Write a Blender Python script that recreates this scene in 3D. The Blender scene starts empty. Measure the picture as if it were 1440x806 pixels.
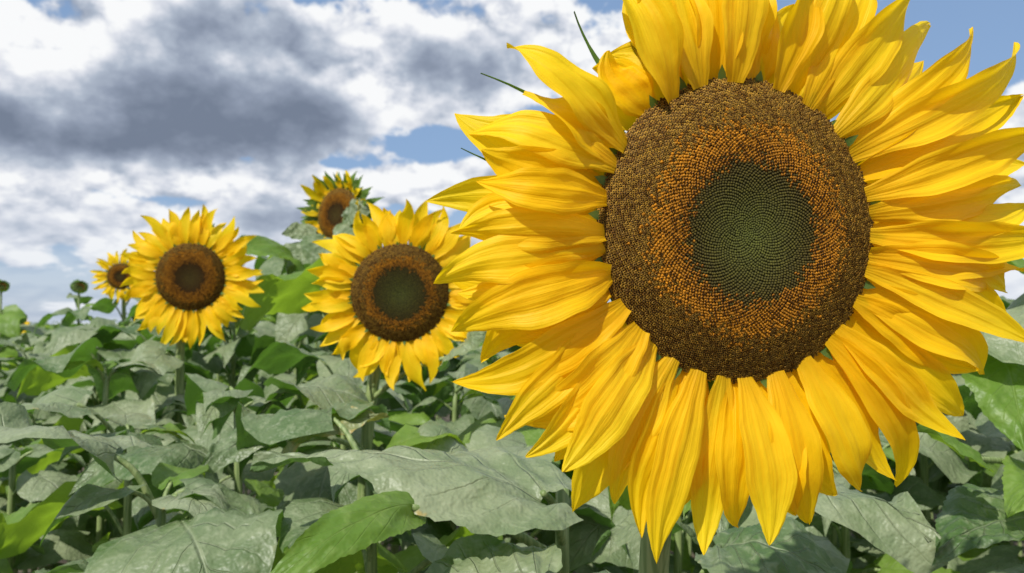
import bpy, math, random
from mathutils import Vector, Matrix
sc = bpy.context.scene
sc.view_settings.view_transform = 'Standard'
sc.view_settings.look = 'None'
sc.view_settings.exposure = 0
COL = sc.collection
R = math.radians

# ------------------------------------------------------------ node helpers
def newmat(name):
    m = bpy.data.materials.new(name); m.use_nodes = True
    m.node_tree.nodes.clear()
    return m, m.node_tree
class G:
    def __init__(s, nt): s.nt = nt
    def n(s, t, **kw):
        nd = s.nt.nodes.new(t)
        for k, v in kw.items(): setattr(nd, k, v)
        return nd
    def link(s, a, b): s.nt.links.new(a, b)
    def put(s, sock, v):
        if hasattr(v, 'is_linked') or hasattr(v, 'links'): s.link(v, sock)
        else: sock.default_value = v
    def math(s, op, a, b=0.0, c=0.0, clamp=False):
        nd = s.n('ShaderNodeMath', operation=op); nd.use_clamp = clamp
        s.put(nd.inputs[0], a); s.put(nd.inputs[1], b)
        if op in ('MULTIPLY_ADD', 'SMOOTH_MIN', 'PINGPONG'): s.put(nd.inputs[2], c)
        return nd.outputs[0]
    def vmath(s, op, a, b=(0, 0, 0)):
        nd = s.n('ShaderNodeVectorMath', operation=op)
        s.put(nd.inputs[0], a); s.put(nd.inputs[1], b)
        return nd.outputs['Value'] if op in ('LENGTH', 'DOT_PRODUCT') else nd.outputs[0]
    def mix(s, f, a, b, blend='MIX'):
        nd = s.n('ShaderNodeMix', data_type='RGBA', blend_type=blend)
        s.put(nd.inputs[0], f); s.put(nd.inputs[6], a); s.put(nd.inputs[7], b)
        return nd.outputs[2]
    def ss(s, x, lo, hi, a=0.0, b=1.0):
        nd = s.n('ShaderNodeMapRange', interpolation_type='SMOOTHSTEP')
        s.put(nd.inputs[0], x); nd.inputs[1].default_value = lo; nd.inputs[2].default_value = hi
        nd.inputs[3].default_value = a; nd.inputs[4].default_value = b
        return nd.outputs[0]
    def noise(s, vec, scale, detail=4, rough=.5, dist=0.0):
        nd = s.n('ShaderNodeTexNoise')
        s.put(nd.inputs['Vector'], vec); nd.inputs['Scale'].default_value = scale
        nd.inputs['Detail'].default_value = detail; nd.inputs['Roughness'].default_value = rough
        nd.inputs['Distortion'].default_value = dist
        return nd.outputs[0]
    def comb(s, x, y, z):
        nd = s.n('ShaderNodeCombineXYZ'); s.put(nd.inputs[0], x); s.put(nd.inputs[1], y); s.put(nd.inputs[2], z)
        return nd.outputs[0]
def rgb(r, g, b): return (r, g, b, 1)

def thin_surface(g, col, tcol, tfac, rough, spec, bump=None, bstr=.3, bdist=.002):
    p = g.n('ShaderNodeBsdfPrincipled'); g.put(p.inputs['Base Color'], col)
    p.inputs['Roughness'].default_value = rough
    p.inputs['Specular IOR Level'].default_value = spec
    t = g.n('ShaderNodeBsdfTranslucent'); g.put(t.inputs['Color'], tcol)
    if bump is not None:
        b = g.n('ShaderNodeBump'); b.inputs['Strength'].default_value = bstr
        b.inputs['Distance'].default_value = bdist
        g.link(bump, b.inputs['Height']); g.link(b.outputs[0], p.inputs['Normal'])
    m = g.n('ShaderNodeMixShader'); m.inputs[0].default_value = tfac
    g.link(p.outputs[0], m.inputs[1]); g.link(t.outputs[0], m.inputs[2])
    o = g.n('ShaderNodeOutputMaterial'); g.link(m.outputs[0], o.inputs[0])

def leaf_material(name, c1, c2, vein, under, trans, tfac=.3, brown=0.0, bstr=.85):
    m, nt = newmat(name); g = G(nt)
    uvn = g.n('ShaderNodeUVMap'); sp = g.n('ShaderNodeSeparateXYZ'); g.link(uvn.outputs[0], sp.inputs[0])
    u, v = sp.outputs[0], sp.outputs[1]
    a = g.math('ABSOLUTE', g.math('MULTIPLY', g.math('SUBTRACT', u, .5), 2))
    mid = g.ss(a, .0, .04, 1, 0)
    s_ = g.math('SUBTRACT', v, g.math('MULTIPLY', g.math('POWER', a, .8), .32))
    fr = g.math('ABSOLUTE', g.math('SUBTRACT', g.math('FRACT', g.math('MULTIPLY', g.math('ADD', s_, 1.0), 7)), .5))
    sv = g.math('MULTIPLY', g.ss(fr, 0, .06, 1, 0), g.ss(a, .3, 1, .8, .1))
    tc = g.n('ShaderNodeTexCoord')
    v_all = g.math('MAXIMUM', mid, sv)
    oi = g.n('ShaderNodeObjectInfo')
    nz = g.noise(tc.outputs['Object'], 11, 3, .6)
    fine = g.noise(tc.outputs['Object'], 75, 2, .65)
    f = g.math('ADD', g.ss(nz, .32, .68, 0, .45), g.math('MULTIPLY', oi.outputs['Random'], .60), clamp=True)
    base = g.mix(f, c1, c2)
    base = g.mix(g.ss(fine, .48, .7, 0, .35), base, vein)
    base = g.mix(g.math('MULTIPLY', v_all, .32), base, vein)
    edge = g.math('ADD', g.ss(a, .7, 1.0, 0, .14), g.math('MULTIPLY_ADD', nz, .6, g.math('MULTIPLY', fine, .4)))
    base = g.mix(g.ss(edge, .69 - brown, .80 - brown), base, rgb(.42, .31, .09))
    geo = g.n('ShaderNodeNewGeometry')
    col = g.mix(geo.outputs['Backfacing'], base, under)
    h = g.math('SUBTRACT', fine, g.math('MULTIPLY', v_all, .5))
    thin_surface(g, col, trans, tfac, .46, .5, h, bstr, .005)
    return m
LEAF = leaf_material('leaf_green', rgb(.055, .115, .025), rgb(.275, .315, .180), rgb(.38, .42, .26), rgb(.13, .22, .07), rgb(.15, .34, .025), .26, -.06)
LIME = leaf_material('leaf_bright_green', rgb(.10, .20, .022), rgb(.19, .30, .05), rgb(.30, .41, .12), rgb(.18, .30, .05), rgb(.34, .54, .03), .42, -.06, .5)  # greener leaf tone; on the hanging front leaf it paints in sunlit glow
WILT = leaf_material('leaf_wilting', rgb(.17, .22, .09), rgb(.32, .33, .14), rgb(.42, .42, .20), rgb(.25, .25, .08), rgb(.4, .4, .05), .3, .14)

def petal_material():
    m, nt = newmat('petal_yellow'); g = G(nt)
    uvn = g.n('ShaderNodeUVMap'); sp = g.n('ShaderNodeSeparateXYZ'); g.link(uvn.outputs[0], sp.inputs[0])
    u, v = sp.outputs[0], sp.outputs[1]
    oi = g.n('ShaderNodeObjectInfo')
    rr = g.math('MULTIPLY', oi.outputs['Random'], 40)
    st = g.noise(g.comb(g.math('MULTIPLY', u, 22), g.math('MULTIPLY', v, 1.3), rr), 1.0, 2, .6)
    soft = g.noise(g.comb(g.math('MULTIPLY', u, 5), g.math('MULTIPLY', v, 7), rr), 1.0, 2, .5)
    c = g.mix(oi.outputs['Random'], rgb(.94, .60, .004), rgb(.98, .73, .016))
    c = g.mix(g.ss(st, .42, .72, 0, .42), c, rgb(.88, .47, .002))
    c = g.mix(g.ss(v, .0, .30, .6, 0), c, rgb(.86, .42, .002))
    ridge = g.math('COSINE', g.math('MULTIPLY', u, 40))
    h = g.math('ADD', g.math('ADD', g.math('MULTIPLY', ridge, .16), st), g.math('MULTIPLY', soft, 1.4))
    thin_surface(g, c, rgb(1.0, .71, .004), .48, .5, .22, h, .36, .0016)
    return m
PETAL = petal_material()

def vcol_material(name, rough=.7, spec=.25, mul=(1, 1, 1)):
    m, nt = newmat(name); g = G(nt)
    at = g.n('ShaderNodeVertexColor'); at.layer_name = 'tint'
    c = g.mix(1.0, at.outputs[0], rgb(*mul), 'MULTIPLY')
    p = g.n('ShaderNodeBsdfPrincipled'); g.link(c, p.inputs['Base Color'])
    p.inputs['Roughness'].default_value = rough; p.inputs['Specular IOR Level'].default_value = spec
    o = g.n('ShaderNodeOutputMaterial'); g.link(p.outputs[0], o.inputs[0])
    return m
FLORET = vcol_material('floret', spec=.15)
FLORET_DARK = vcol_material('floret_dark', mul=(.60, .60, .56), spec=.12)

def stem_material():
    m, nt = newmat('stem_green'); g = G(nt)
    tc = g.n('ShaderNodeTexCoord')
    sp = g.n('ShaderNodeSeparateXYZ'); g.link(tc.outputs['Object'], sp.inputs[0])
    v = g.comb(g.math('MULTIPLY', sp.outputs[0], 260), g.math('MULTIPLY', sp.outputs[1], 260), g.math('MULTIPLY', sp.outputs[2], 14))
    nz = g.noise(v, 1, 1)
    c = g.mix(g.ss(nz, .35, .65), rgb(.13, .19, .055), rgb(.25, .31, .12))
    p = g.n('ShaderNodeBsdfPrincipled'); g.link(c, p.inputs['Base Color']); p.inputs['Roughness'].default_value = .55
    o = g.n('ShaderNodeOutputMaterial'); g.link(p.outputs[0], o.inputs[0])
    return m
STEM = stem_material()

def sepal_material():
    m, nt = newmat('sepal_green'); g = G(nt)
    tc = g.n('ShaderNodeTexCoord')
    nz = g.noise(tc.outputs['Object'], 60, 1)
    c = g.mix(g.ss(nz, .35, .65), rgb(.06, .12, .022), rgb(.14, .22, .05))
    thin_surface(g, c, rgb(.25, .45, .03), .32, .6, .3)
    return m
SEPAL = sepal_material()

def ground_material():
    m, nt = newmat('soil'); g = G(nt)
    tc = g.n('ShaderNodeTexCoord')
    nz = g.noise(tc.outputs['Object'], 3, 4, .65)
    c = g.mix(g.ss(nz, .35, .65), rgb(.05, .038, .024), rgb(.10, .08, .05))
    p = g.n('ShaderNodeBsdfPrincipled'); g.link(c, p.inputs['Base Color']); p.inputs['Roughness'].default_value = .95
    o = g.n('ShaderNodeOutputMaterial'); g.link(p.outputs[0], o.inputs[0])
    return m
SOIL = ground_material()

# ------------------------------------------------------------ mesh builder
class MB:
    def __init__(s): s.V = []; s.F = []; s.M = []; s.UV = []; s.C = []
    def add(s, V, F, m=0, UV=None, C=None):
        o = len(s.V); s.V += [tuple(v) for v in V]
        s.F += [tuple(i + o for i in f) for f in F]; s.M += [m] * len(F)
        s.UV += UV if UV else [(.5, .5)] * len(V)
        s.C += C if C else [(1, 1, 1, 1)] * len(V)
    def mesh(s, name, mats, color=False):
        me = bpy.data.meshes.new(name); me.from_pydata(s.V, [], s.F)
        for m in mats: me.materials.append(m)
        me.polygons.foreach_set('material_index', s.M)
        me.polygons.foreach_set('use_smooth', [True] * len(s.F))
        uv = me.uv_layers.new(name='UVMap')
        li = [0] * len(me.loops); me.loops.foreach_get('vertex_index', li)
        flat = []
        for i in li: flat += s.UV[i]
        uv.data.foreach_set('uv', flat)
        if color:
            ca = me.color_attributes.new('tint', 'FLOAT_COLOR', 'POINT')
            fc = []
            for c in s.C: fc += c
            ca.data.foreach_set('color', fc)
        me.update()
        return me

def obj(name, data, parent=None, M=None):
    o = bpy.data.objects.new(name, data); COL.objects.link(o)
    if parent is not None: o.parent = parent
    if M is not None: o.matrix_local = M
    return o

def interp(t, pts):
    for (a, va), (b, vb) in zip(pts, pts[1:]):
        if t <= b:
            k = (t - a) / (b - a); k = k * k * (3 - 2 * k) * .5 + k * .5
            return va + (vb - va) * k
    return pts[-1][1]

def bez(p, n):
    P = [Vector(q) for q in p]; P = [P[0] * 2 - P[1]] + P + [P[-1] * 2 - P[-2]]
    out = []
    for i in range(1, len(P) - 2):
        for k in range(n):
            t = k / n
            a, b, c, d = P[i - 1], P[i], P[i + 1], P[i + 2]
            out.append(.5 * ((2 * b) + (c - a) * t + (2 * a - 5 * b + 4 * c - d) * t * t + (3 * b - a - 3 * c + d) * t ** 3))
    out.append(P[-2]); return out

def tube(mb, pts, r0, r1, sides=8, m=0, rib=0.0):
    V = []; F = []; n = len(pts)
    ref = Vector((1, 0, 0.13))
    for i, p in enumerate(pts):
        t = (pts[min(i + 1, n - 1)] - pts[max(i - 1, 0)]).normalized()
        a = (ref - t * ref.dot(t)).normalized(); b = t.cross(a)
        r = r0 + (r1 - r0) * i / (n - 1)
        for k in range(sides):
            an = 2 * math.pi * k / sides
            rr = r * (1 + rib * (k % 2))
            V.append(p + a * math.cos(an) * rr + b * math.sin(an) * rr)
    for i in range(n - 1):
        for k in range(sides):
            k2 = (k + 1) % sides
            F.append((i * sides + k, i * sides + k2, (i + 1) * sides + k2, (i + 1) * sides + k))
    F.append(tuple(range((n - 1) * sides, n * sides)))
    mb.add(V, F, m)

LP = [(0, .22), (.05, .62), (.13, .88), (.25, 1), (.42, .92), (.6, .68), (.78, .38), (.9, .17), (.97, .06), (1, 0.005)]
def blade(mb, M, L, W, droop, fold, rng, nu=10, nv=14, wav=.06, m=0, teeth=.0, side_curl=.25, quilt=.012):
    V = []; UV = []; F = []
    ph = rng.uniform(0, 6.28); ph2 = rng.uniform(0, 6.28); sk = rng.uniform(-.12, .12)
    fr = rng.uniform(6, 10)
    for j in range(nv + 1):
        v = j / nv
        w = interp(v, LP) * W / 2
        dy = L * math.sin(droop * v) / droop; dz = -L * (1 - math.cos(droop * v)) / droop
        for i in range(nu + 1):
            u = -1 + 2 * i / nu; au = abs(u)
            ww = w
            if teeth and au > .99: ww = w * (1 + teeth * (((v * 22 + ph) % 1) - .5))
            x = u * ww; y = dy - L * .14 * au ** 1.5 * (1 - v) ** 4
            s = 1 if u > 0 else -1
            z = dz + fold * abs(x) - side_curl * (abs(x) ** 2) / (W / 2) \
                + wav * W * au ** 1.6 * math.sin(v * fr + ph + s * 1.3) \
                + .055 * W * math.sin(v * 5 + ph2) * math.sin(u * 2.6 + ph) \
                + .03 * W * math.sin(v * 13 + ph) * math.sin(u * 6 + ph2) \
                + .010 * W * math.sin(v * 29 + ph2) * math.sin(u * 13 + ph) \
                - quilt * W * math.cos((v + 1 - .32 * au ** .8) * 7 * 6.283) * (au > .08) * min(1, au * 3)
            x += sk * L * v * v
            V.append(M @ Vector((x, y, z))); UV.append((i / nu, v))
    for j in range(nv):
        for i in range(nu):
            a = j * (nu + 1) + i
            F.append((a, a + 1, a + nu + 2, a + nu + 1))
    mb.add(V, F, m, UV)

def frame(origin, ydir, up):
    y = Vector(ydir).normalized(); x = y.cross(Vector(up)).normalized(); z = x.cross(y)
    M = Matrix((x, y, z)).transposed().to_4x4(); M.translation = Vector(origin)
    return M

rng = random.Random(11)
LEAVES = []
for k in range(16):
    mb = MB()
    p = rng.uniform(.06, .13); a = R(rng.uniform(25, 60))
    e = Vector((0, p * math.cos(a), p * math.sin(a)))
    tube(mb, bez([(0, 0, 0), e * .55 + Vector((0, .0, .012)), e], 4), .0045, .003, 6, 1)
    pitch = R(rng.uniform(-18, 25)); yd = Vector((rng.uniform(-.2, .2), math.cos(pitch), math.sin(pitch)))
    L = rng.uniform(.16, .25)
    if k == 6: L *= .8
    blade(mb, frame(e, yd, (rng.uniform(-.5, .5), 0, 1)), L, L * rng.uniform(.74, .96), rng.uniform(.5, 1.5),
          rng.uniform(.0, .35), rng, 12, 20, rng.uniform(.06, .15), 0, .08, .28, .012)
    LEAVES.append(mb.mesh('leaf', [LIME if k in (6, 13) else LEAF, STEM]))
YOUNG = []
for k in range(3):
    mb = MB(); L = rng.uniform(.09, .13)
    pitch = R(rng.uniform(5, 45))
    tube(mb, bez([(0, 0, 0), (0, .015, .02), (0, .03, .03)], 3), .0035, .0025, 5, 1)
    blade(mb, frame((0, .03, .03), (0, math.cos(pitch), math.sin(pitch)), (0, -.2, 1)), L, L * .7, 1.2, .3, rng, 8, 12, .09)
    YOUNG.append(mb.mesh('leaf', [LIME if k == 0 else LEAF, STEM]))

# ------------------------------------------------------------ flower heads
DR = 0.09
def dome(q, h=.0130): return h * (1 - q ** 3.4) - .0040 * math.exp(-(q / .38) ** 2)
def lerp4(a, b, t): return tuple(x + (y - x) * t for x, y in zip(a, b))
def build_disc(N, fi, seed, pw=.55, mat=None, fring=.40, green=1.0):
    rr = random.Random(seed); mb = MB(); ga = math.pi * (3 - math.sqrt(5))
    def tint(c):
        return lerp4((c[0] * 1.15, c[1] * .62, c[2] * .6, 1), c, green)
    V = []; F = []; C = []; rings = 18; seg = 48
    for j in range(rings + 1):
        q = j / rings * 1.0
        for i in range(seg):
            an = i * 2 * math.pi / seg
            V.append((DR * q * math.cos(an), DR * q * math.sin(an), dome(q) - .0008))
            k = min(1, max(0, (q - fi * .7) / (fi * .5)))
            C.append(lerp4(tint((.036, .038, .008, 1)), (.075, .034, .007, 1), k))
    for j in range(rings):
        for i in range(seg):
            i2 = (i + 1) % seg
            F.append((j * seg + i, (j + 1) * seg + i, (j + 1) * seg + i2, j * seg + i2))
    mb.add(V, F, 0, None, C)
    f2 = fi + (1 - fi) * fring
    for n in range(1, N):
        q = (n / N) ** pw
        q0 = ((n - 1) / N) ** pw
        an = n * ga
        s = math.sqrt(math.pi * (q * q - q0 * q0)) * DR
        patch = .02 * math.sin(3 * an + 1.1) * math.sin(2 * an)
        qc = math.hypot(q * math.cos(an) - .01, q * math.sin(an) + .045 * (1 - q))
        qi = qc + rr.gauss(0, .032)
        qo = qc + rr.gauss(0, .052) + patch
        r = DR * q + rr.gauss(0, s * .09)
        an += rr.gauss(0, .06 * s / max(r, .004))
        base = Vector((r * math.cos(an), r * math.sin(an), dome(q)))
        slope = -(dome(min(1, q + .02)) - dome(max(0, q - .02))) / (.04 * DR)
        if q > .95: slope *= 1.2
        nz = Vector((math.cos(an) * slope, math.sin(an) * slope, 1)).normalized()
        nz = (nz + Vector((rr.gauss(0, .1), rr.gauss(0, .1), 0))).normalized()
        ex = Vector((-math.sin(an), math.cos(an), 0)); ey = nz.cross(ex)
        j = rr.uniform(.7, 1.3)
        def ring(k, rad, z, off=0):
            return [base + ex * math.cos(off + 6.2832 * i / k) * rad + ey * (math.sin(off + 6.2832 * i / k) * rad) + nz * z for i in range(k)]
        off = rr.uniform(0, 6)
        if qi < fi:
            t = min(1, qc / fi)
            h = s * (.14 + .22 * t) * j
            V = ring(5, s * .62, -s * .2, off) + ring(5, s * .38, h * .5, off) + [base + nz * h]
            k = rr.uniform(.8, 1.2)
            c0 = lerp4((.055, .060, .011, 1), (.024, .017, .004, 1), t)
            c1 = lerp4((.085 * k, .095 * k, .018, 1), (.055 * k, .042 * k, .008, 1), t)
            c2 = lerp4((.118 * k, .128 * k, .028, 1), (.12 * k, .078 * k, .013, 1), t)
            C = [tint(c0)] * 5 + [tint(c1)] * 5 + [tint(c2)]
            F = [(i, (i + 1) % 5, 5 + (i + 1) % 5, 5 + i) for i in range(5)] + [(5 + i, 5 + (i + 1) % 5, 10) for i in range(5)]
        elif qo < f2:
            t = max(0, min(1, (qc - fi) / (f2 - fi)))
            h = s * .42 * j
            kk = rr.uniform(.85, 1.15) * (.80 + .42 * t)
            o = (.52 * kk, .205 * kk, .011, 1)
            dk = (.034, .015, .004, 1)
            open_ = rr.random() < .75 - .6 * t
            V = ring(5, s * .38, -s * .4, off) + ring(5, s * .60, s * .10, off + .3) + ring(5, s * .24, s * .02) + ring(5, s * (.34 if open_ else .18), h) + [base + nz * h * 1.15]
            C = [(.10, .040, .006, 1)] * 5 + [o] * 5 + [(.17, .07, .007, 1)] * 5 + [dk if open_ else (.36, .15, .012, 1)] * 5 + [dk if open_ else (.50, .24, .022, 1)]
            F = [(i, (i + 1) % 5, 5 + (i + 1) % 5, 5 + i) for i in range(5)] + \
                [(5 + i, 5 + (i + 1) % 5, 10 + (i + 1) % 5, 10 + i) for i in range(5)] + \
                [(10 + i, 10 + (i + 1) % 5, 15 + (i + 1) % 5, 15 + i) for i in range(5)] + \
                [(15 + i, 15 + (i + 1) % 5, 20) for i in range(5)]
        else:
            k = rr.uniform(.75, 1.25)
            o = (.36 * k, .172 * k, .018, 1); tan = (.62 * k, .37 * k, .062, 1)
            if rr.random() < .28: tan = (.15, .070, .012, 1)
            V = ring(6, s * .32, -s * .35, off) + ring(6, s * .57, s * .14, off)
            for i in range(6, 12):
                if i % 2: V[i] = V[i] + nz * s * .24 * j
            V += ring(6, s * .18, -s * .14, off)
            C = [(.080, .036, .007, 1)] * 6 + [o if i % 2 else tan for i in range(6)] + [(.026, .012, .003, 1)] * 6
            F = [(i, (i + 1) % 6, 6 + (i + 1) % 6, 6 + i) for i in range(6)] + \
                [(6 + i, 6 + (i + 1) % 6, 12 + (i + 1) % 6, 12 + i) for i in range(6)] + [tuple(range(12, 18))]
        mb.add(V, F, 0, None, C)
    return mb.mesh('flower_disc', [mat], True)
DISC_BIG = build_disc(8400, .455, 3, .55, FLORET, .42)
DISC_MID = build_disc(3200, .54, 4, .52, FLORET_DARK)
DISC_BROWN = build_disc(2400, .44, 9, .52, FLORET_DARK, .6, .25)

PP = [(0, .34), (.1, .58), (.25, .88), (.40, 1.0), (.56, .97), (.70, .80), (.82, .55), (.91, .32), (.97, .14), (1, .02)]
def petal_mesh(bang, tip, W, rr, zb=0.0, nu=10, nv=22, bulge=.012, twist=0.0, side=0.0, curl=0.0, hook=0.0, flat=1.0):
    B = Vector((math.cos(bang) * DR * .96, math.sin(bang) * DR * .96, zb))
    T = Vector(tip); D = T - B; L = D.length
    rad = Vector((math.cos(bang), math.sin(bang), 0)); perp = Vector((-rad.y, rad.x, 0))
    C1 = B + rad * L * .38 + Vector((0, 0, bulge)) + perp * side * .5
    C2 = B + D * .7 + Vector((0, 0, bulge * .9)) + perp * side
    ph = rr.uniform(0, 6.28); wv = rr.uniform(.03, .12) * flat; cup = rr.uniform(-.20, .34) * flat; fq = rr.uniform(6, 13)
    crease = rr.uniform(.0, .07)
    mb = MB(); V = []; UV = []; F = []
    def P(t):
        c = (1 - t) ** 3 * B + 3 * (1 - t) ** 2 * t * C1 + 3 * (1 - t) * t * t * C2 + t ** 3 * T
        e = max(0, t - .62) / .38
        return c + Vector((0, 0, curl * e * e)) + perp * hook * e * e
    for j in range(nv + 1):
        t = j / nv; c = P(t); tg = (P(min(1, t + .02)) - P(max(0, t - .02))).normalized()
        tw = twist * t * t
        nrm = Vector((0, 0, 1)); w = tg.cross(nrm).normalized(); n2 = w.cross(tg)
        wd = w * math.cos(tw) + n2 * math.sin(tw); nn = n2 * math.cos(tw) - w * math.sin(tw)
        hw = W / 2 * interp(t, PP) * (1 + .045 * math.sin(t * 17 + ph))
        for i in range(nu + 1):
            u = -1 + 2 * i / nu
            z = cup * hw * (u * u) * (1 if t < .8 else 1 + (t - .8) * 3) + crease * hw * abs(u) + .0006 * math.cos(u * 7.5) * min(1, 4 * t * (1.05 - t) * 1.5) \
                + wv * W * abs(u) ** 2 * math.sin(fq * t + ph + (1.5 if u > 0 else 0)) + .009 * W * math.sin(t * 21 + u * 4 + ph)
            V.append(c + wd * (u * hw) + nn * z); UV.append((i / nu, t))
    for j in range(nv):
        for i in range(nu):
            a = j * (nu + 1) + i
            F.append((a, a + nu + 1, a + nu + 2, a + 1))
    mb.add(V, F, 0, UV)
    return mb.mesh('petal', [PETAL])

def calyx_mesh(seed, nb=26, reach=(.125, .165), back=.035, closed=False, bw=(.007, .011), fwd=0.0, longer=(.15, 1.3), wisps=()):
    rr = random.Random(seed); mb = MB()
    V = []; F = []; seg = 32; prof = [(.96, .000), (.99, -.006), (.96, -.016), (.8, -.028), (.5, -.037), (.2, -.042), (.0, -.043)]
    for q, z in prof:
        for i in range(seg):
            an = i * 2 * math.pi / seg; V.append((DR * q * math.cos(an), DR * q * math.sin(an), z))
    for j in range(len(prof) - 1):
        for i in range(seg):
            i2 = (i + 1) % seg; F.append((j * seg + i, j * seg + i2, (j + 1) * seg + i2, (j + 1) * seg + i))
    mb.add(V, F, 0)
    def bract(p0, mid, tip, w):
        V = []; F = []; nvv = 10
        for j in range(nvv + 1):
            t = j / nvv; c = (1 - t) ** 2 * p0 + 2 * t * (1 - t) * mid + t * t * tip
            hw = interp(t, [(0, .85), (.25, 1), (.5, .72), (.75, .32), (1, .02)])
            V += [c - w * hw + Vector((0, 0, .002)), c, c + w * hw + Vector((0, 0, .002))]
        for j in range(nvv):
            a = j * 3; F += [(a, a + 3, a + 4, a + 1), (a + 1, a + 4, a + 5, a + 2)]
        mb.add(V, F, 0)
    for row in range(3 if closed else 2):
        for k in range(nb):
            an = (k + .5 * row + rr.uniform(-.25, .25)) * 2 * math.pi / nb
            rad = Vector((math.cos(an), math.sin(an), 0)); L = rr.uniform(*reach) - DR
            if rr.random() < longer[0] and not closed: L *= longer[1]
            p0 = rad * DR * .98 + Vector((0, 0, -.012 - .007 * row))
            if closed:
                tip = rad * DR * (rr.uniform(.15, .7) + .35 * row) + Vector((0, 0, rr.uniform(.05, .10) - .01 * row))
                mid = rad * DR * 1.55 + Vector((0, 0, .02))
                w = Vector((-rad.y, rad.x, 0)) * .017
            else:
                tip = rad * (DR + L) + Vector((0, 0, rr.uniform(-back, .006) - .008 + fwd * rr.random())) + Vector((rr.uniform(-.012, .012), rr.uniform(-.018, .008), 0))
                mid = (p0 + tip) / 2 + Vector((0, 0, .006)) + rad * .004
                w = Vector((-rad.y, rad.x, 0)) * rr.uniform(*bw)
            bract(p0, mid, tip, w)
    for an, r, bend in wisps:
        an = R(an); rad = Vector((math.cos(an), math.sin(an), 0)); pp = Vector((-rad.y, rad.x, 0))
        bract(rad * DR + Vector((0, 0, -.014)), rad * (DR + r) * .5 + pp * bend + Vector((0, 0, -.02)), rad * r + Vector((0, 0, -.02)) - pp * bend * .3, pp * .0026)
    for k in range(22):
        an = k * 2 * math.pi / 22 + rr.uniform(-.1, .1)
        rad = Vector((math.cos(an), math.sin(an), 0)); w = Vector((-rad.y, rad.x, 0)) * .003
        p0 = rad * DR * .97; h = rr.uniform(.005, .010); p1 = rad * (DR * 1.0 + h * .9) + Vector((0, 0, h * .35))
        mb.add([p0 - w, p0 + w, (p0 + p1) / 2 + w * .8, p1, (p0 + p1) / 2 - w * .8], [(0, 1, 2, 4), (4, 2, 3)], 0)
    return mb.mesh('calyx', [SEPAL])
CALYX = calyx_mesh(5, 22, (.115, .135), .03, bw=(.005, .008))
CALYX_MAIN = calyx_mesh(12, 22, (.115, .135), .03, bw=(.0035, .006), longer=(0, 1), wisps=((129, .160, .010), (150, .176, -.008), (166, .170, .006)))
CALYX_LEAFY = calyx_mesh(6, 30, (.13, .172), .05, bw=(.014, .022), fwd=.06)
CALYX_BUD = calyx_mesh(8, 18, (.16, .22), .07, True)

def head_matrix(loc, n, s=1.0, roll=0):
    n = Vector(n).normalized(); ex = Vector((0, 0, 1)).cross(n).normalized(); ey = n.cross(ex)
    M = Matrix((ex, ey, n)).transposed().to_4x4(); M.translation = Vector(loc)
    return M @ Matrix.Rotation(roll, 4, 'Z') @ Matrix.Diagonal((s, s, s, 1))

def random_petals(head, seed, n1=29, n2=29, rmin=.160, rmax=.205, curl=.0, W=(.024, .032), droop=.006):
    rr = random.Random(seed)
    for lay, n in ((0, n1), (1, n2)):
        for k in range(n):
            an = (k + .5 * lay + rr.uniform(-.35, .35)) * 2 * math.pi / n
            r = rr.uniform(rmin, rmax) * (1 - .03 * lay)
            da = rr.uniform(-.14, .14)
            z = rr.uniform(-.026, .018) - .006 * lay + curl * rr.uniform(.5, 1.2)
            me = petal_mesh(an, (r * math.cos(an + da), r * math.sin(an + da), z), rr.uniform(*W), rr,
                            -.002 - .005 * lay, 6, 12, rr.uniform(.004, .014), rr.uniform(-1, 1), rr.uniform(-.008, .008), rr.uniform(-.014, .020), rr.uniform(-.014, .014))
            obj('petal', me, head)

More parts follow.
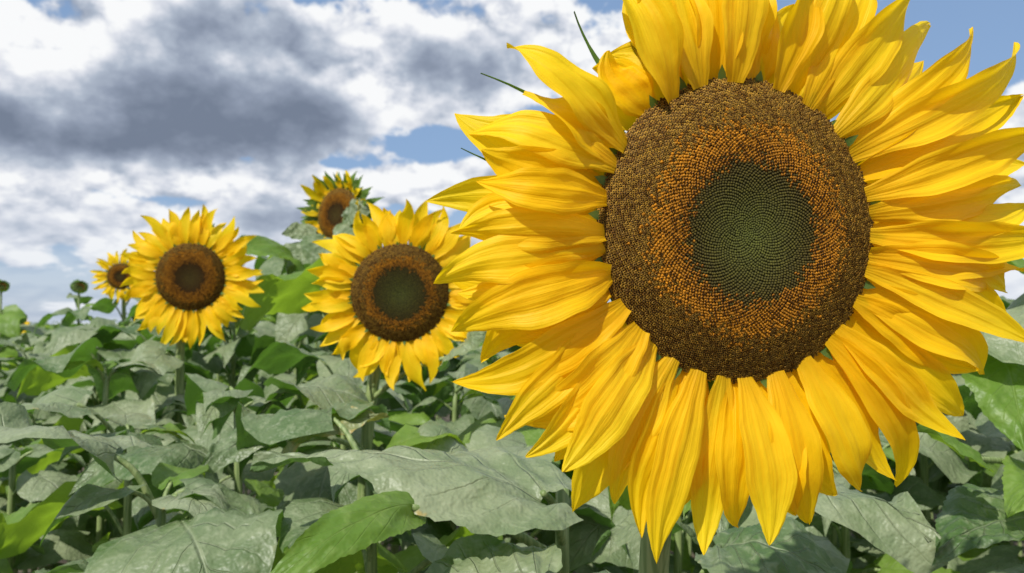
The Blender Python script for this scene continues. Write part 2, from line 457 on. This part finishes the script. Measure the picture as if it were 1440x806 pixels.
def sunflower(base, label, pts, hloc, n, scale, r0, r1, petals, disc, calyx=CALYX, leaves=(), zs=(.45, 1.3), seed=1, roll=0, nl=9, name='sunflower'):
    rr = random.Random(seed); B = Vector(base)
    root = obj(name, None); root.location = B; root.empty_display_size = .1
    root['label'] = label; root['category'] = 'sunflower'; root['group'] = 'sunflowers growing in the field'
    n = Vector(n).normalized()
    P = [Vector((0, 0, -.02))] + [Vector(p) - B for p in pts]
    if hloc is not None:
        H = Vector(hloc) - B; back = H - n * .036 * scale
        P += [back - n * .035 * scale + Vector((0, 0, -.025 * scale)), back]
    path = bez(P, 8)
    mb = MB(); tube(mb, path, r0, r1, 14, 0, .06)
    obj('stem', mb.mesh('stem', [STEM]), root)
    if hloc is not None:
        head = obj('flower_head', disc, root, head_matrix(H, n, scale, roll))
        obj('calyx', calyx, head)
        petals(head)
    def stem_at(z):
        for a, b in zip(path, path[1:]):
            if a.z <= z <= b.z: return a.lerp(b, (z - a.z) / max(1e-6, b.z - a.z))
        return path[-1]
    az = rr.uniform(0, 6)
    for k in range(nl):
        z = zs[0] + (zs[1] - zs[0]) * k / max(1, nl - 1); az += 2.4
        o = obj('leaf', rr.choice(LEAVES), root)
        o.location = stem_at(z); s = rr.uniform(.8, 1.1)
        o.rotation_euler = (rr.uniform(-.12, .12), rr.uniform(-.1, .1), az); o.scale = (s, s, s)
    for L in leaves:
        b, t, W, up, mat, droop, fold, node = L
        b = Vector(b) - B; t = Vector(t) - B
        nd = stem_at(node); mb = MB()
        d = (b - nd)
        mid = nd + d * .5 + Vector((0, 0, .015))
        tube(mb, bez([(0, 0, 0), mid - nd, b - nd], 6), .0055, .0032, 8, 1)
        y = t - b; ll = y.length * 1.06
        M = frame(b - nd, y, up) @ Matrix.Rotation(droop * .5, 4, 'X')
        blade(mb, M, ll, W, droop, fold, rr, 24, 56, .08, 0, .08, .2, .014 if mat is not LIME else .007)
        o = obj('leaf', mb.mesh('leaf', [mat, STEM]), root); o.location = nd
        if mat is LIME: o['label'] = 'bright lime green sunflower leaf'
        if mat is WILT: o['label'] = 'green sunflower leaf with yellowed dry edge'
    return root

RAYS = [(188,186),(193,172),(198,180),(204,170),(209,190),(215.5,193),(220,176),(225,186),(230,178),(236,192),(241,176),(246,186),(251.7,196),(257,184),(263.5,189),
 (268,176),(273,181),(278,172),(283,180),(288,170),(293,174),(299,180),(305.7,196),(311,176),(316,182),(321,188),(327,168),(333,178),(339.5,184),(345,172),(350,178),
 (356,174),(1,190),(6,180),(11,186),(16,188),(21,192),(28,202),(35,212),(42,196),(49,190),(57,184),(65,184),(72,180),(79,176),(86,178),
 (93,175),(100,180),(107,176),(114,172),(120,166),(132,130),(146,172),(153,150),(159,168),(166,162),(172,160),(178,168),(183,172)]
def main_petals(head):
    rr = random.Random(81)
    for k, (a, mm) in enumerate(RAYS):
        a0 = a; a = R(a); r = mm / 1000.0; kx = 1.18 if math.cos(a) > 0 else 1.0
        lay = k % 2
        x = r * math.cos(a) * kx; y = r * math.sin(a)
        up = math.sin(a)
        if up < -.5: x *= .97
        z = rr.uniform(-.016, .012) - .006 * lay
        left = 140 < a0 < 200
        tw = rr.uniform(-.5, .5) if up < -.2 else rr.uniform(-1.2, 1.2)
        bang = math.atan2(y, x / (.97 if up < -.5 else 1)) + rr.uniform(-.05, .05)
        W = rr.uniform(.024, .032)
        if a0 == 146: W = .026
        fl = .8 if up < -.2 else 1.2
        hk = rr.uniform(-.010, .010) if not left else rr.uniform(-.018, .013)
        obj('petal', petal_mesh(bang, (x, y, z), W, rr, .002 - .006 * lay, 14, 36, rr.uniform(.004, .018) + (.006 if left else 0), tw, rr.uniform(-.009, .009),
                                rr.uniform(-.012, .016), hk, fl), head)
    for k in range(36):
        a = (k + rr.uniform(-.3, .3)) * 10
        gap = 116 < a % 360 < 152
        a = R(a); r = rr.uniform(.152, .184); kx = 1.15 if math.cos(a) > 0 else 1.0
        if gap: r = .128
        obj('petal', petal_mesh(a, (r * math.cos(a + .04) * kx, r * math.sin(a + .04), rr.uniform(-.03, -.008)), rr.uniform(.026, .033), rr,
                                -.010, 10, 22, rr.uniform(.0, .008), rr.uniform(-.6, .6), rr.uniform(-.006, .006), rr.uniform(-.01, .012), rr.uniform(-.010, .010), .9), head)

sunflower((.105, .68, 0), 'large open yellow sunflower with broad brown disc on thick stem',
          [(.100, .66, .8), (.103, .60, 1.38), (.115, .56, 1.55)], (.135, .467, 1.655), (math.sin(R(14)), -math.cos(R(14)), -.04), 1.0,
          .012, .0085, main_petals, DISC_BIG, CALYX_MAIN, seed=3, zs=(.4, 1.22), nl=8,
          leaves=[((.20, .78, 1.385), (.31, .72, 1.365), .14, (0, -.3, 1), LEAF, .7, .2, 1.30),
                  ((.02, .70, 1.375), (-.10, .76, 1.36), .13, (0, -.35, 1), LEAF, .5, .2, 1.28)])

def leafy(base, top, label, leaves, seed, nl=7, zs=(.5, 1.3), r0=.013):
    return sunflower(base, label, [(base[0] * .98, base[1] - .01, top * .5), (base[0], base[1], top)], None, (0, -1, 0), 1, r0, .007, None, None,
                     leaves=leaves, seed=seed, nl=nl, zs=zs, name='sunflower_plant')
leafy((.055, .88, 0), 1.43, 'leafy sunflower plant with a very broad grey-green leaf',
      [((.030, .78, 1.436), (-.262, .82, 1.452), .165, (0, -.14, 1), LEAF, .45, .1, 1.36),
       ((-.090, .72, 1.436), (-.216, .60, 1.388), .050, (.2, -.6, .7), LIME, 1.3, .1, 1.34)], 8, 6, (.5, 1.25))  # lime colour of the second blade stands in for sun glowing on it

mid = lambda s, **k: (lambda h: random_petals(h, s, **k))
sunflower((-.30, 1.52, 0), 'open yellow sunflower with dark brown disc and jagged pointed petals',
          [(-.29, 1.50, .8), (-.262, 1.48, 1.45)], (-.200, 1.42, 1.655), (.05, -1, .0), .97, .013, .009,
          mid(21, rmin=.152, rmax=.190, n1=30, n2=30), DISC_MID, seed=5, zs=(.5, 1.40), nl=15,
          leaves=[((-.3125, 1.25, 1.445), (-.425, 1.1, 1.40), .16, (-.1, -.25, 1), LEAF, .8, .1, 1.36),
                  ((-.295, 1.06, 1.445), (-.17, 1.06, 1.475), .085, (0, -.4, 1), WILT, .5, .2, 1.36),
                  ((-.10, 1.40, 1.545), (-.03, 1.28, 1.585), .11, (-.1, -.9, .8), LEAF, .6, .2, 1.46)])
sunflower((-.89, 2.2, 0), 'open yellow sunflower with round brown disc and drooping lower petals',
          [(-.89, 2.18, .9), (-.885, 2.13, 1.55)], (-.841, 2.08, 1.722), (.12, -1, -.05), .98, .013, .009,
          mid(34, n1=30, n2=30), DISC_BROWN, seed=6, zs=(.5, 1.54), nl=16)
sunflower((-.64, 2.6, 0), 'tall half-open sunflower turned sideways with shaggy green bracts',
          [(-.63, 2.6, 1.0), (-.60, 2.62, 1.75)], (-.550, 2.5, 1.945), (-.50, -.86, .04), .92, .015, .010,
          mid(44, n1=20, n2=14, rmin=.12, rmax=.158, curl=.035), DISC_BROWN, CALYX_LEAFY, seed=7, zs=(.5, 1.74), nl=18,
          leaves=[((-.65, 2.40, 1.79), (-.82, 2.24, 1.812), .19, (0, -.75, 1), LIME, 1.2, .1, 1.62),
                  ((-.52, 2.46, 1.93), (-.43, 2.43, 1.96), .12, (.2, -1, .6), LEAF, .8, .1, 1.78),
                  ((-.50, 2.44, 1.90), (-.44, 2.38, 1.82), .13, (.3, -.8, 1), LEAF, .8, .1, 1.74),
                  ((-.62, 2.50, 1.89), (-.70, 2.44, 1.87), .10, (.1, -1, .7), LEAF, .6, .1, 1.76),
                  ((-.62, 2.45, 1.85), (-.66, 2.38, 1.75), .14, (-.1, -1, .9), LEAF, .6, .1, 1.74),
                  ((-.50, 2.45, 1.84), (-.47, 2.36, 1.74), .15, (.1, -1, .9), LEAF, .6, .1, 1.72),
                  ((-.57, 2.43, 1.86), (-.56, 2.35, 1.75), .15, (.1, -1, .9), LEAF, .6, .1, 1.75)])
sunflower((-1.95, 4.05, 0), 'small yellow sunflower with orange centre tucked beside larger flower',
          [(-1.95, 4.05, 1.0), (-1.95, 4.0, 1.70)], (-1.945, 3.95, 1.835), (.1, -1, .0), .72, .011, .008,
          mid(45, n1=22, n2=18), DISC_BROWN, seed=9, zs=(.5, 1.74), nl=20)
sunflower((-1.22, 2.9, 0), 'sunflower seen from its green back behind a yellow flower',
          [(-1.22, 2.9, 1.0), (-1.21, 2.95, 1.7)], (-1.17, 2.92, 1.86), (-.4, .7, .35), .8, .013, .009,
          mid(46, n1=20, n2=14, rmin=.14, rmax=.18), DISC_MID, CALYX_LEAFY, seed=10, zs=(.5, 1.70), nl=16)
leafy((.72, 1.02, 0), 1.66, 'tall leafy sunflower plant with bright green upper leaves',
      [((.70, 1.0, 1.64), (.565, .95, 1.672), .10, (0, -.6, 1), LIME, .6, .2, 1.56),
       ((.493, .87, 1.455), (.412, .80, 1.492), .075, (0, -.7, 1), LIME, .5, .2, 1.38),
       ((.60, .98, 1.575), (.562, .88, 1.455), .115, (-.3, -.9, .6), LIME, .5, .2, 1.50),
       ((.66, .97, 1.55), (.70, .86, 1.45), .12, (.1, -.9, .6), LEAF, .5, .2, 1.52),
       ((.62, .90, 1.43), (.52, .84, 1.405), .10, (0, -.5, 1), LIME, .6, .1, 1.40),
       ((.587, .9, 1.385), (.43, .84, 1.370), .13, (0, -.3, 1), LEAF, .6, .1, 1.34)], 14, 11, (.5, 1.55))
for i, (x, y, z, s, nx) in enumerate([(-5.00, 7.9, 1.58, .85, .1), (-4.42, 7.15, 1.57, .6, -.1)]):
    sunflower((x, y + .1, 0), 'small distant yellow sunflower among green leaves', [(x, y + .1, .8), (x, y + .08, z - .15)], (x, y, z), (nx, -1, .3), s, .012, .008,
              mid(60 + i, n1=18, n2=14, curl=.02), DISC_BROWN, seed=20 + i, zs=(.5, z - .25), nl=7)

def bud_petals(h): pass
for i, (x, y, z, s, rs) in enumerate([(-2.72, 5.0, 1.825, .44, .008), (-3.21, 5.0, 1.83, .40, .008)]):
    sunflower((x, y, 0), 'unopened green sunflower bud on a leafy stem', [(x, y, .8), (x, y, z - .12)], (x, y, z), (.4, -.5, .5), s, rs, .005,
              bud_petals, DISC_MID, CALYX_BUD, seed=40 + i, zs=(1.0, z - .12 - .08 * i), nl=20)

# ------------------------------------------------------------ field plants
rng = random.Random(5)
spots = []
taken = [(.105, .68), (.055, .88), (-.3, 1.52), (-.89, 2.2), (-.64, 2.6), (.72, 1.02), (-1.22, 2.9)]
y = 1.02
while y < 7.0:
    st = .33 if y < 3.6 else .46
    x = -8.0
    while x < 8.0:
        X = x + rng.uniform(-.09, .09); Y = y + rng.uniform(-.08, .08)
        if abs(X) < .70 * Y + .45 and all((X - a) ** 2 + (Y - b) ** 2 > .15 ** 2 for a, b in taken): spots.append((X, Y))
        x += st
    y += st
spots.sort(key=lambda p: p[0] ** 2 + p[1] ** 2)
print('spots', len(spots), spots[-1])
spots = spots[:285]
mb = MB(); tube(mb, bez([(0, 0, -.02), (.008, .004, .5), (-.005, .0, 1.0), (0, 0, 1.40)], 6), .012, .006, 10, 0, .06)
STEMS = mb.mesh('stem', [STEM])
def layout(seed):
    rr = random.Random(seed); az = rr.uniform(0, 6); out = []
    for k in range(11):
        z = .82 + .56 * (k / 10) ** .8 + rr.uniform(-.02, .02); az += 2.4 + rr.uniform(-.3, .3)
        out.append((z, az, rr.randrange(len(LEAVES)), rr.uniform(.7, 1.2), rr.uniform(-.25, .25), rr.uniform(-.2, .2), False))
    for k in range(4):
        az += 2.2; out.append((1.385, az, rr.randrange(3), rr.uniform(.8, 1.2), rr.uniform(-.2, .1), 0, True))
    return out
MERGED = []
for s in range(6):
    mb = MB()
    def addmesh(me, M):
        V = [M @ v.co for v in me.vertices]
        uvl = me.uv_layers[0].data; UV = [(.5, .5)] * len(V)
        for l in me.loops: UV[l.vertex_index] = tuple(uvl[l.index].uv)
        o = len(mb.V); mb.V += [tuple(v) for v in V]; mb.UV += UV; mb.C += [(1, 1, 1, 1)] * len(V)
        for p in me.polygons:
            mb.F.append(tuple(i + o for i in p.vertices))
            mt = me.materials[p.material_index]; mb.M.append([LEAF, STEM, LIME].index(mt))
    addmesh(STEMS, Matrix())
    for z, az, li, sc_, rx, ry, yg in layout(100 + s):
        M = Matrix.Translation((0, 0, z)) @ Matrix.Rotation(az, 4, 'Z') @ Matrix.Rotation(rx, 4, 'X') @ Matrix.Rotation(ry, 4, 'Y') @ Matrix.Scale(sc_, 4)
        addmesh((YOUNG if yg else LEAVES)[li], M)
    MERGED.append(mb.mesh('sunflower_plant', [LEAF, STEM, LIME]))
for i, (X, Y) in enumerate(spots):
    hs = rng.uniform(.93, 1.055) + .010 * min(Y, 6) - .010
    q = X / Y
    hs += .19 * math.exp(-((X + .23 * Y) / .38) ** 2) * (Y > 2.2) * (Y < 5)
    if 2.3 < Y < 5 and -.56 < q < -.12: hs += .045 + .03 * rng.random()
    if q < -.56: hs -= .04
    if q > .46 and Y < 3: hs += .10 + .05 * rng.random()
    if Y < 2.6:
        root = obj('sunflower_plant', None); root.location = (X, Y, 0)
        root.rotation_euler = (rng.uniform(-.03, .03), rng.uniform(-.03, .03), rng.uniform(0, 6.28)); root.scale = (1, 1, hs)
        root.empty_display_size = .1
        obj('stem', STEMS, root)
        for z, az, li, sc_, rx, ry, yg in layout(500 + i):
            o = obj('leaf', (YOUNG if yg else LEAVES)[li], root); o.location = (0, 0, z)
            o.rotation_euler = (rx, ry, az); o.scale = (sc_,) * 3
    else:
        root = obj('sunflower_plant', rng.choice(MERGED)); root.location = (X, Y, 0)
        root.rotation_euler = (rng.uniform(-.03, .03), rng.uniform(-.03, .03), rng.uniform(0, 6.28)); root.scale = (1, 1, hs)
    root['label'] = 'leafy green sunflower plant without a flower in dense field'
    root['category'] = 'plant'; root['group'] = 'leafy sunflower plants of the crop'

mb = MB(); rr = random.Random(9)
def quickleaf(x, y, z, L, az, pitch, roll):
    M = Matrix.Translation((x, y, z)) @ Matrix.Rotation(az, 4, 'Z') @ Matrix.Rotation(pitch, 4, 'X') @ Matrix.Rotation(roll, 4, 'Y')
    V = []; UV = []
    for v, w, dz in ((0, .3, 0), (.25, 1, .02), (.6, .7, -.03), (1, .03, -.22)):
        for u in (-1, 0, 1):
            V.append(M @ Vector((u * w * L * .4, v * L, dz * L + abs(u) * .06 * L))); UV.append((.5 + u * .5, v))
    F = []
    for j in range(3):
        a = j * 3; F += [(a, a + 1, a + 4, a + 3), (a + 1, a + 2, a + 5, a + 4)]
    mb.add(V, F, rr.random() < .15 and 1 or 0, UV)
for band, (y0, y1, dens, big) in enumerate([(5.6, 14, 34, 1), (14, 30, 12, 1.3), (30, 90, 1.8, 2.4)]):
    n = int((y1 - y0) * ((y0 + y1) * .72 + 3) * dens * .6)
    for k in range(n):
        y = y0 + (y1 - y0) * math.sqrt(rr.random()); w = .75 * y + 1.5
        x = rr.uniform(-w, w)
        top = 1.46 + .07 * math.sin(x * 1.9 + y) + .06 * math.sin(y * 2.3 + x * .7) + .05 * math.sin(x * 5.1)
        z = top - abs(rr.gauss(0, .16)) if rr.random() > .05 else top + rr.uniform(0, .16)
        quickleaf(x, y, z, rr.uniform(.16, .26) * big, rr.uniform(0, 6.28), rr.uniform(-.7, .35), rr.uniform(-.4, .4))
crop = obj('sunflower_crop', mb.mesh('sunflower_crop', [LEAF, LIME]))
crop['kind'] = 'stuff'; crop['label'] = 'far mass of green sunflower leaves reaching the horizon'; crop['category'] = 'crop field'

mb = MB(); S = 1500
mb.add([(-S, -S, 0), (S, -S, 0), (S, S, 0), (-S, S, 0)], [(0, 1, 2, 3)], 0)
gr = obj('ground', mb.mesh('ground', [SOIL])); gr['kind'] = 'structure'
gr['label'] = 'dark bare soil under the sunflower crop'; gr['category'] = 'ground'

# ------------------------------------------------------------ light and sky
sv = Vector((-.40, -.60, .76)).normalized()
sun = bpy.data.lights.new('sun', 'SUN'); sun.energy = 5.0; sun.angle = R(.5); sun.color = (1, .965, .90)
so = bpy.data.objects.new('sun', sun); COL.objects.link(so); so.rotation_euler = sv.to_track_quat('Z', 'Y').to_euler()
so.location = (-3, -4, 8)
w = bpy.data.worlds.new('World'); sc.world = w; w.use_nodes = True; nt = w.node_tree; nt.nodes.clear(); g = G(nt)
try:
    w.cycles.sampling_method = 'MANUAL'; w.cycles.sample_map_resolution = 256
except Exception as ex: print(ex)
sky = g.n('ShaderNodeTexSky', sky_type='NISHITA'); sky.sun_disc = False
sky.sun_elevation = math.asin(sv.z); sky.sun_rotation = math.atan2(sv.x, sv.y)
sky.air_density = 1.0; sky.dust_density = .6; sky.ozone_density = 1.5
tc = g.n('ShaderNodeTexCoord'); d = tc.outputs['Generated']
sp = g.n('ShaderNodeSeparateXYZ'); g.link(d, sp.inputs[0])
zz = g.math('POWER', g.math('MAXIMUM', sp.outputs[2], .0001), .62)
def cvec(off): return g.comb(sp.outputs[0], sp.outputs[1], g.math('ADD', g.math('MULTIPLY', zz, 1.4), off))
low = g.ss(sp.outputs[2], .0, .18, 1, 0)
amp = g.math('MULTIPLY_ADD', low, -.40, .66)
def field(off):
    a = g.noise(cvec(off), 4.4, 4, .55)
    b = g.noise(cvec(off + 4), 11.0, 6, .55)
    lump = g.math('SUBTRACT', .25, g.math('MULTIPLY', g.math('ABSOLUTE', g.math('SUBTRACT', b, .58)), 3.0))
    return g.math('ADD', g.math('MULTIPLY', g.math('SUBTRACT', a, .5), 2.2), g.math('MULTIPLY', lump, amp))
n0 = field(5.0); n1 = field(5.024)
def blob(c, sx, sz, amp):
    c = Vector(c).normalized()
    dv = g.vmath('MULTIPLY', g.vmath('SUBTRACT', d, tuple(c)), (1 / sx, .5 / sx, 1 / sz))
    q = g.vmath('DOT_PRODUCT', dv, dv)
    return g.math('MULTIPLY', g.math('EXPONENT', g.math('MULTIPLY', q, -1.0)), amp)
def total(bl):
    s = None
    for b in bl:
        o = blob(*b); s = o if s is None else g.math('ADD', s, o)
    return s
TH = total([((-.36, 1, .265), .22, .050, .66), ((-.30, 1, .372), .11, .050, .55), ((-.05, 1, .335), .10, .045, .68),
            ((-.58, 1, .23), .14, .03, .45), ((-.30, 1, .135), .18, .018, .38), ((-.58, 1, .12), .12, .018, .32), ((.62, 1, .27), .05, .02, .3),
            ((-.17, 1, .31), .04, .05, -.25), ((-.58, 1, .345), .12, .03, -.10)])
CV = total([((-.34, 1, .280), .28, .07, .60), ((-.06, 1, .34), .15, .055, .60), ((-.60, 1, .28), .14, .09, .50), ((-.42, 1, .12), .36, .045, .34),
            ((-.13, 1, .175), .11, .018, .60), ((-.33, 1, .170), .08, .014, .40), ((.60, 1, .26), .08, .03, .45),
            ((-.10, 1, .232), .10, .022, -.68), ((.04, 1, .24), .07, .05, -.60), ((.53, 1, .345), .10, .045, -.6), ((-.28, 1, .205), .09, .010, -.45),
            ((-.09, 1, .125), .13, .024, -.70), ((-.50, 1, .160), .06, .010, -.3), ((-.60, 1, .05), .2, .012, -.3)])
D = g.math('ADD', g.math('ADD', n0, .05), CV)
cov = g.ss(D, -.08, .12)
cov = g.math('MAXIMUM', cov, g.math('MULTIPLY', low, .42))
thick = g.ss(g.math('ADD', g.math('MULTIPLY', n0, .85), TH), .02, 1.02)
relief = g.math('MULTIPLY', g.math('SUBTRACT', n0, n1), g.math('MULTIPLY_ADD', thick, -.85, 1.5))
lit = g.math('ADD', g.math('SUBTRACT', .92, thick), relief, clamp=True)
ramp = g.n('ShaderNodeValToRGB'); g.link(lit, ramp.inputs[0])
e = ramp.color_ramp.elements
e[0].position = 0; e[0].color = (1.8, 2.2, 3.0, 1)
e[1].position = 1; e[1].color = (9.5, 9.6, 9.7, 1)
for p_, c_ in ((.3, (2.9, 3.4, 4.4, 1)), (.55, (4.4, 5.0, 6.0, 1)), (.8, (7.2, 7.5, 8.2, 1))):
    el = e.new(p_); el.color = c_
haze = g.mix(g.math('MULTIPLY', low, .35), ramp.outputs[0], rgb(5.6, 6.4, 7.7))
skyc = g.mix(.6, sky.outputs[0], rgb(2.9, 4.5, 7.3))
fin = g.mix(cov, skyc, haze)
bg = g.n('ShaderNodeBackground'); g.link(fin, bg.inputs[0]); bg.inputs[1].default_value = .1
ow = g.n('ShaderNodeOutputWorld'); g.link(bg.outputs[0], ow.inputs[0])

# ------------------------------------------------------------ camera
cam = bpy.data.cameras.new('camera'); co = bpy.data.objects.new('camera', cam); COL.objects.link(co)
cam.lens = 28; cam.sensor_width = 36; cam.clip_start = .02; cam.clip_end = 4000
co.location = (0, 0, 1.6); co.rotation_euler = (R(92.66), 0, 0)
cam.dof.use_dof = True; cam.dof.focus_distance = .52; cam.dof.aperture_fstop = 14
sc.camera = co
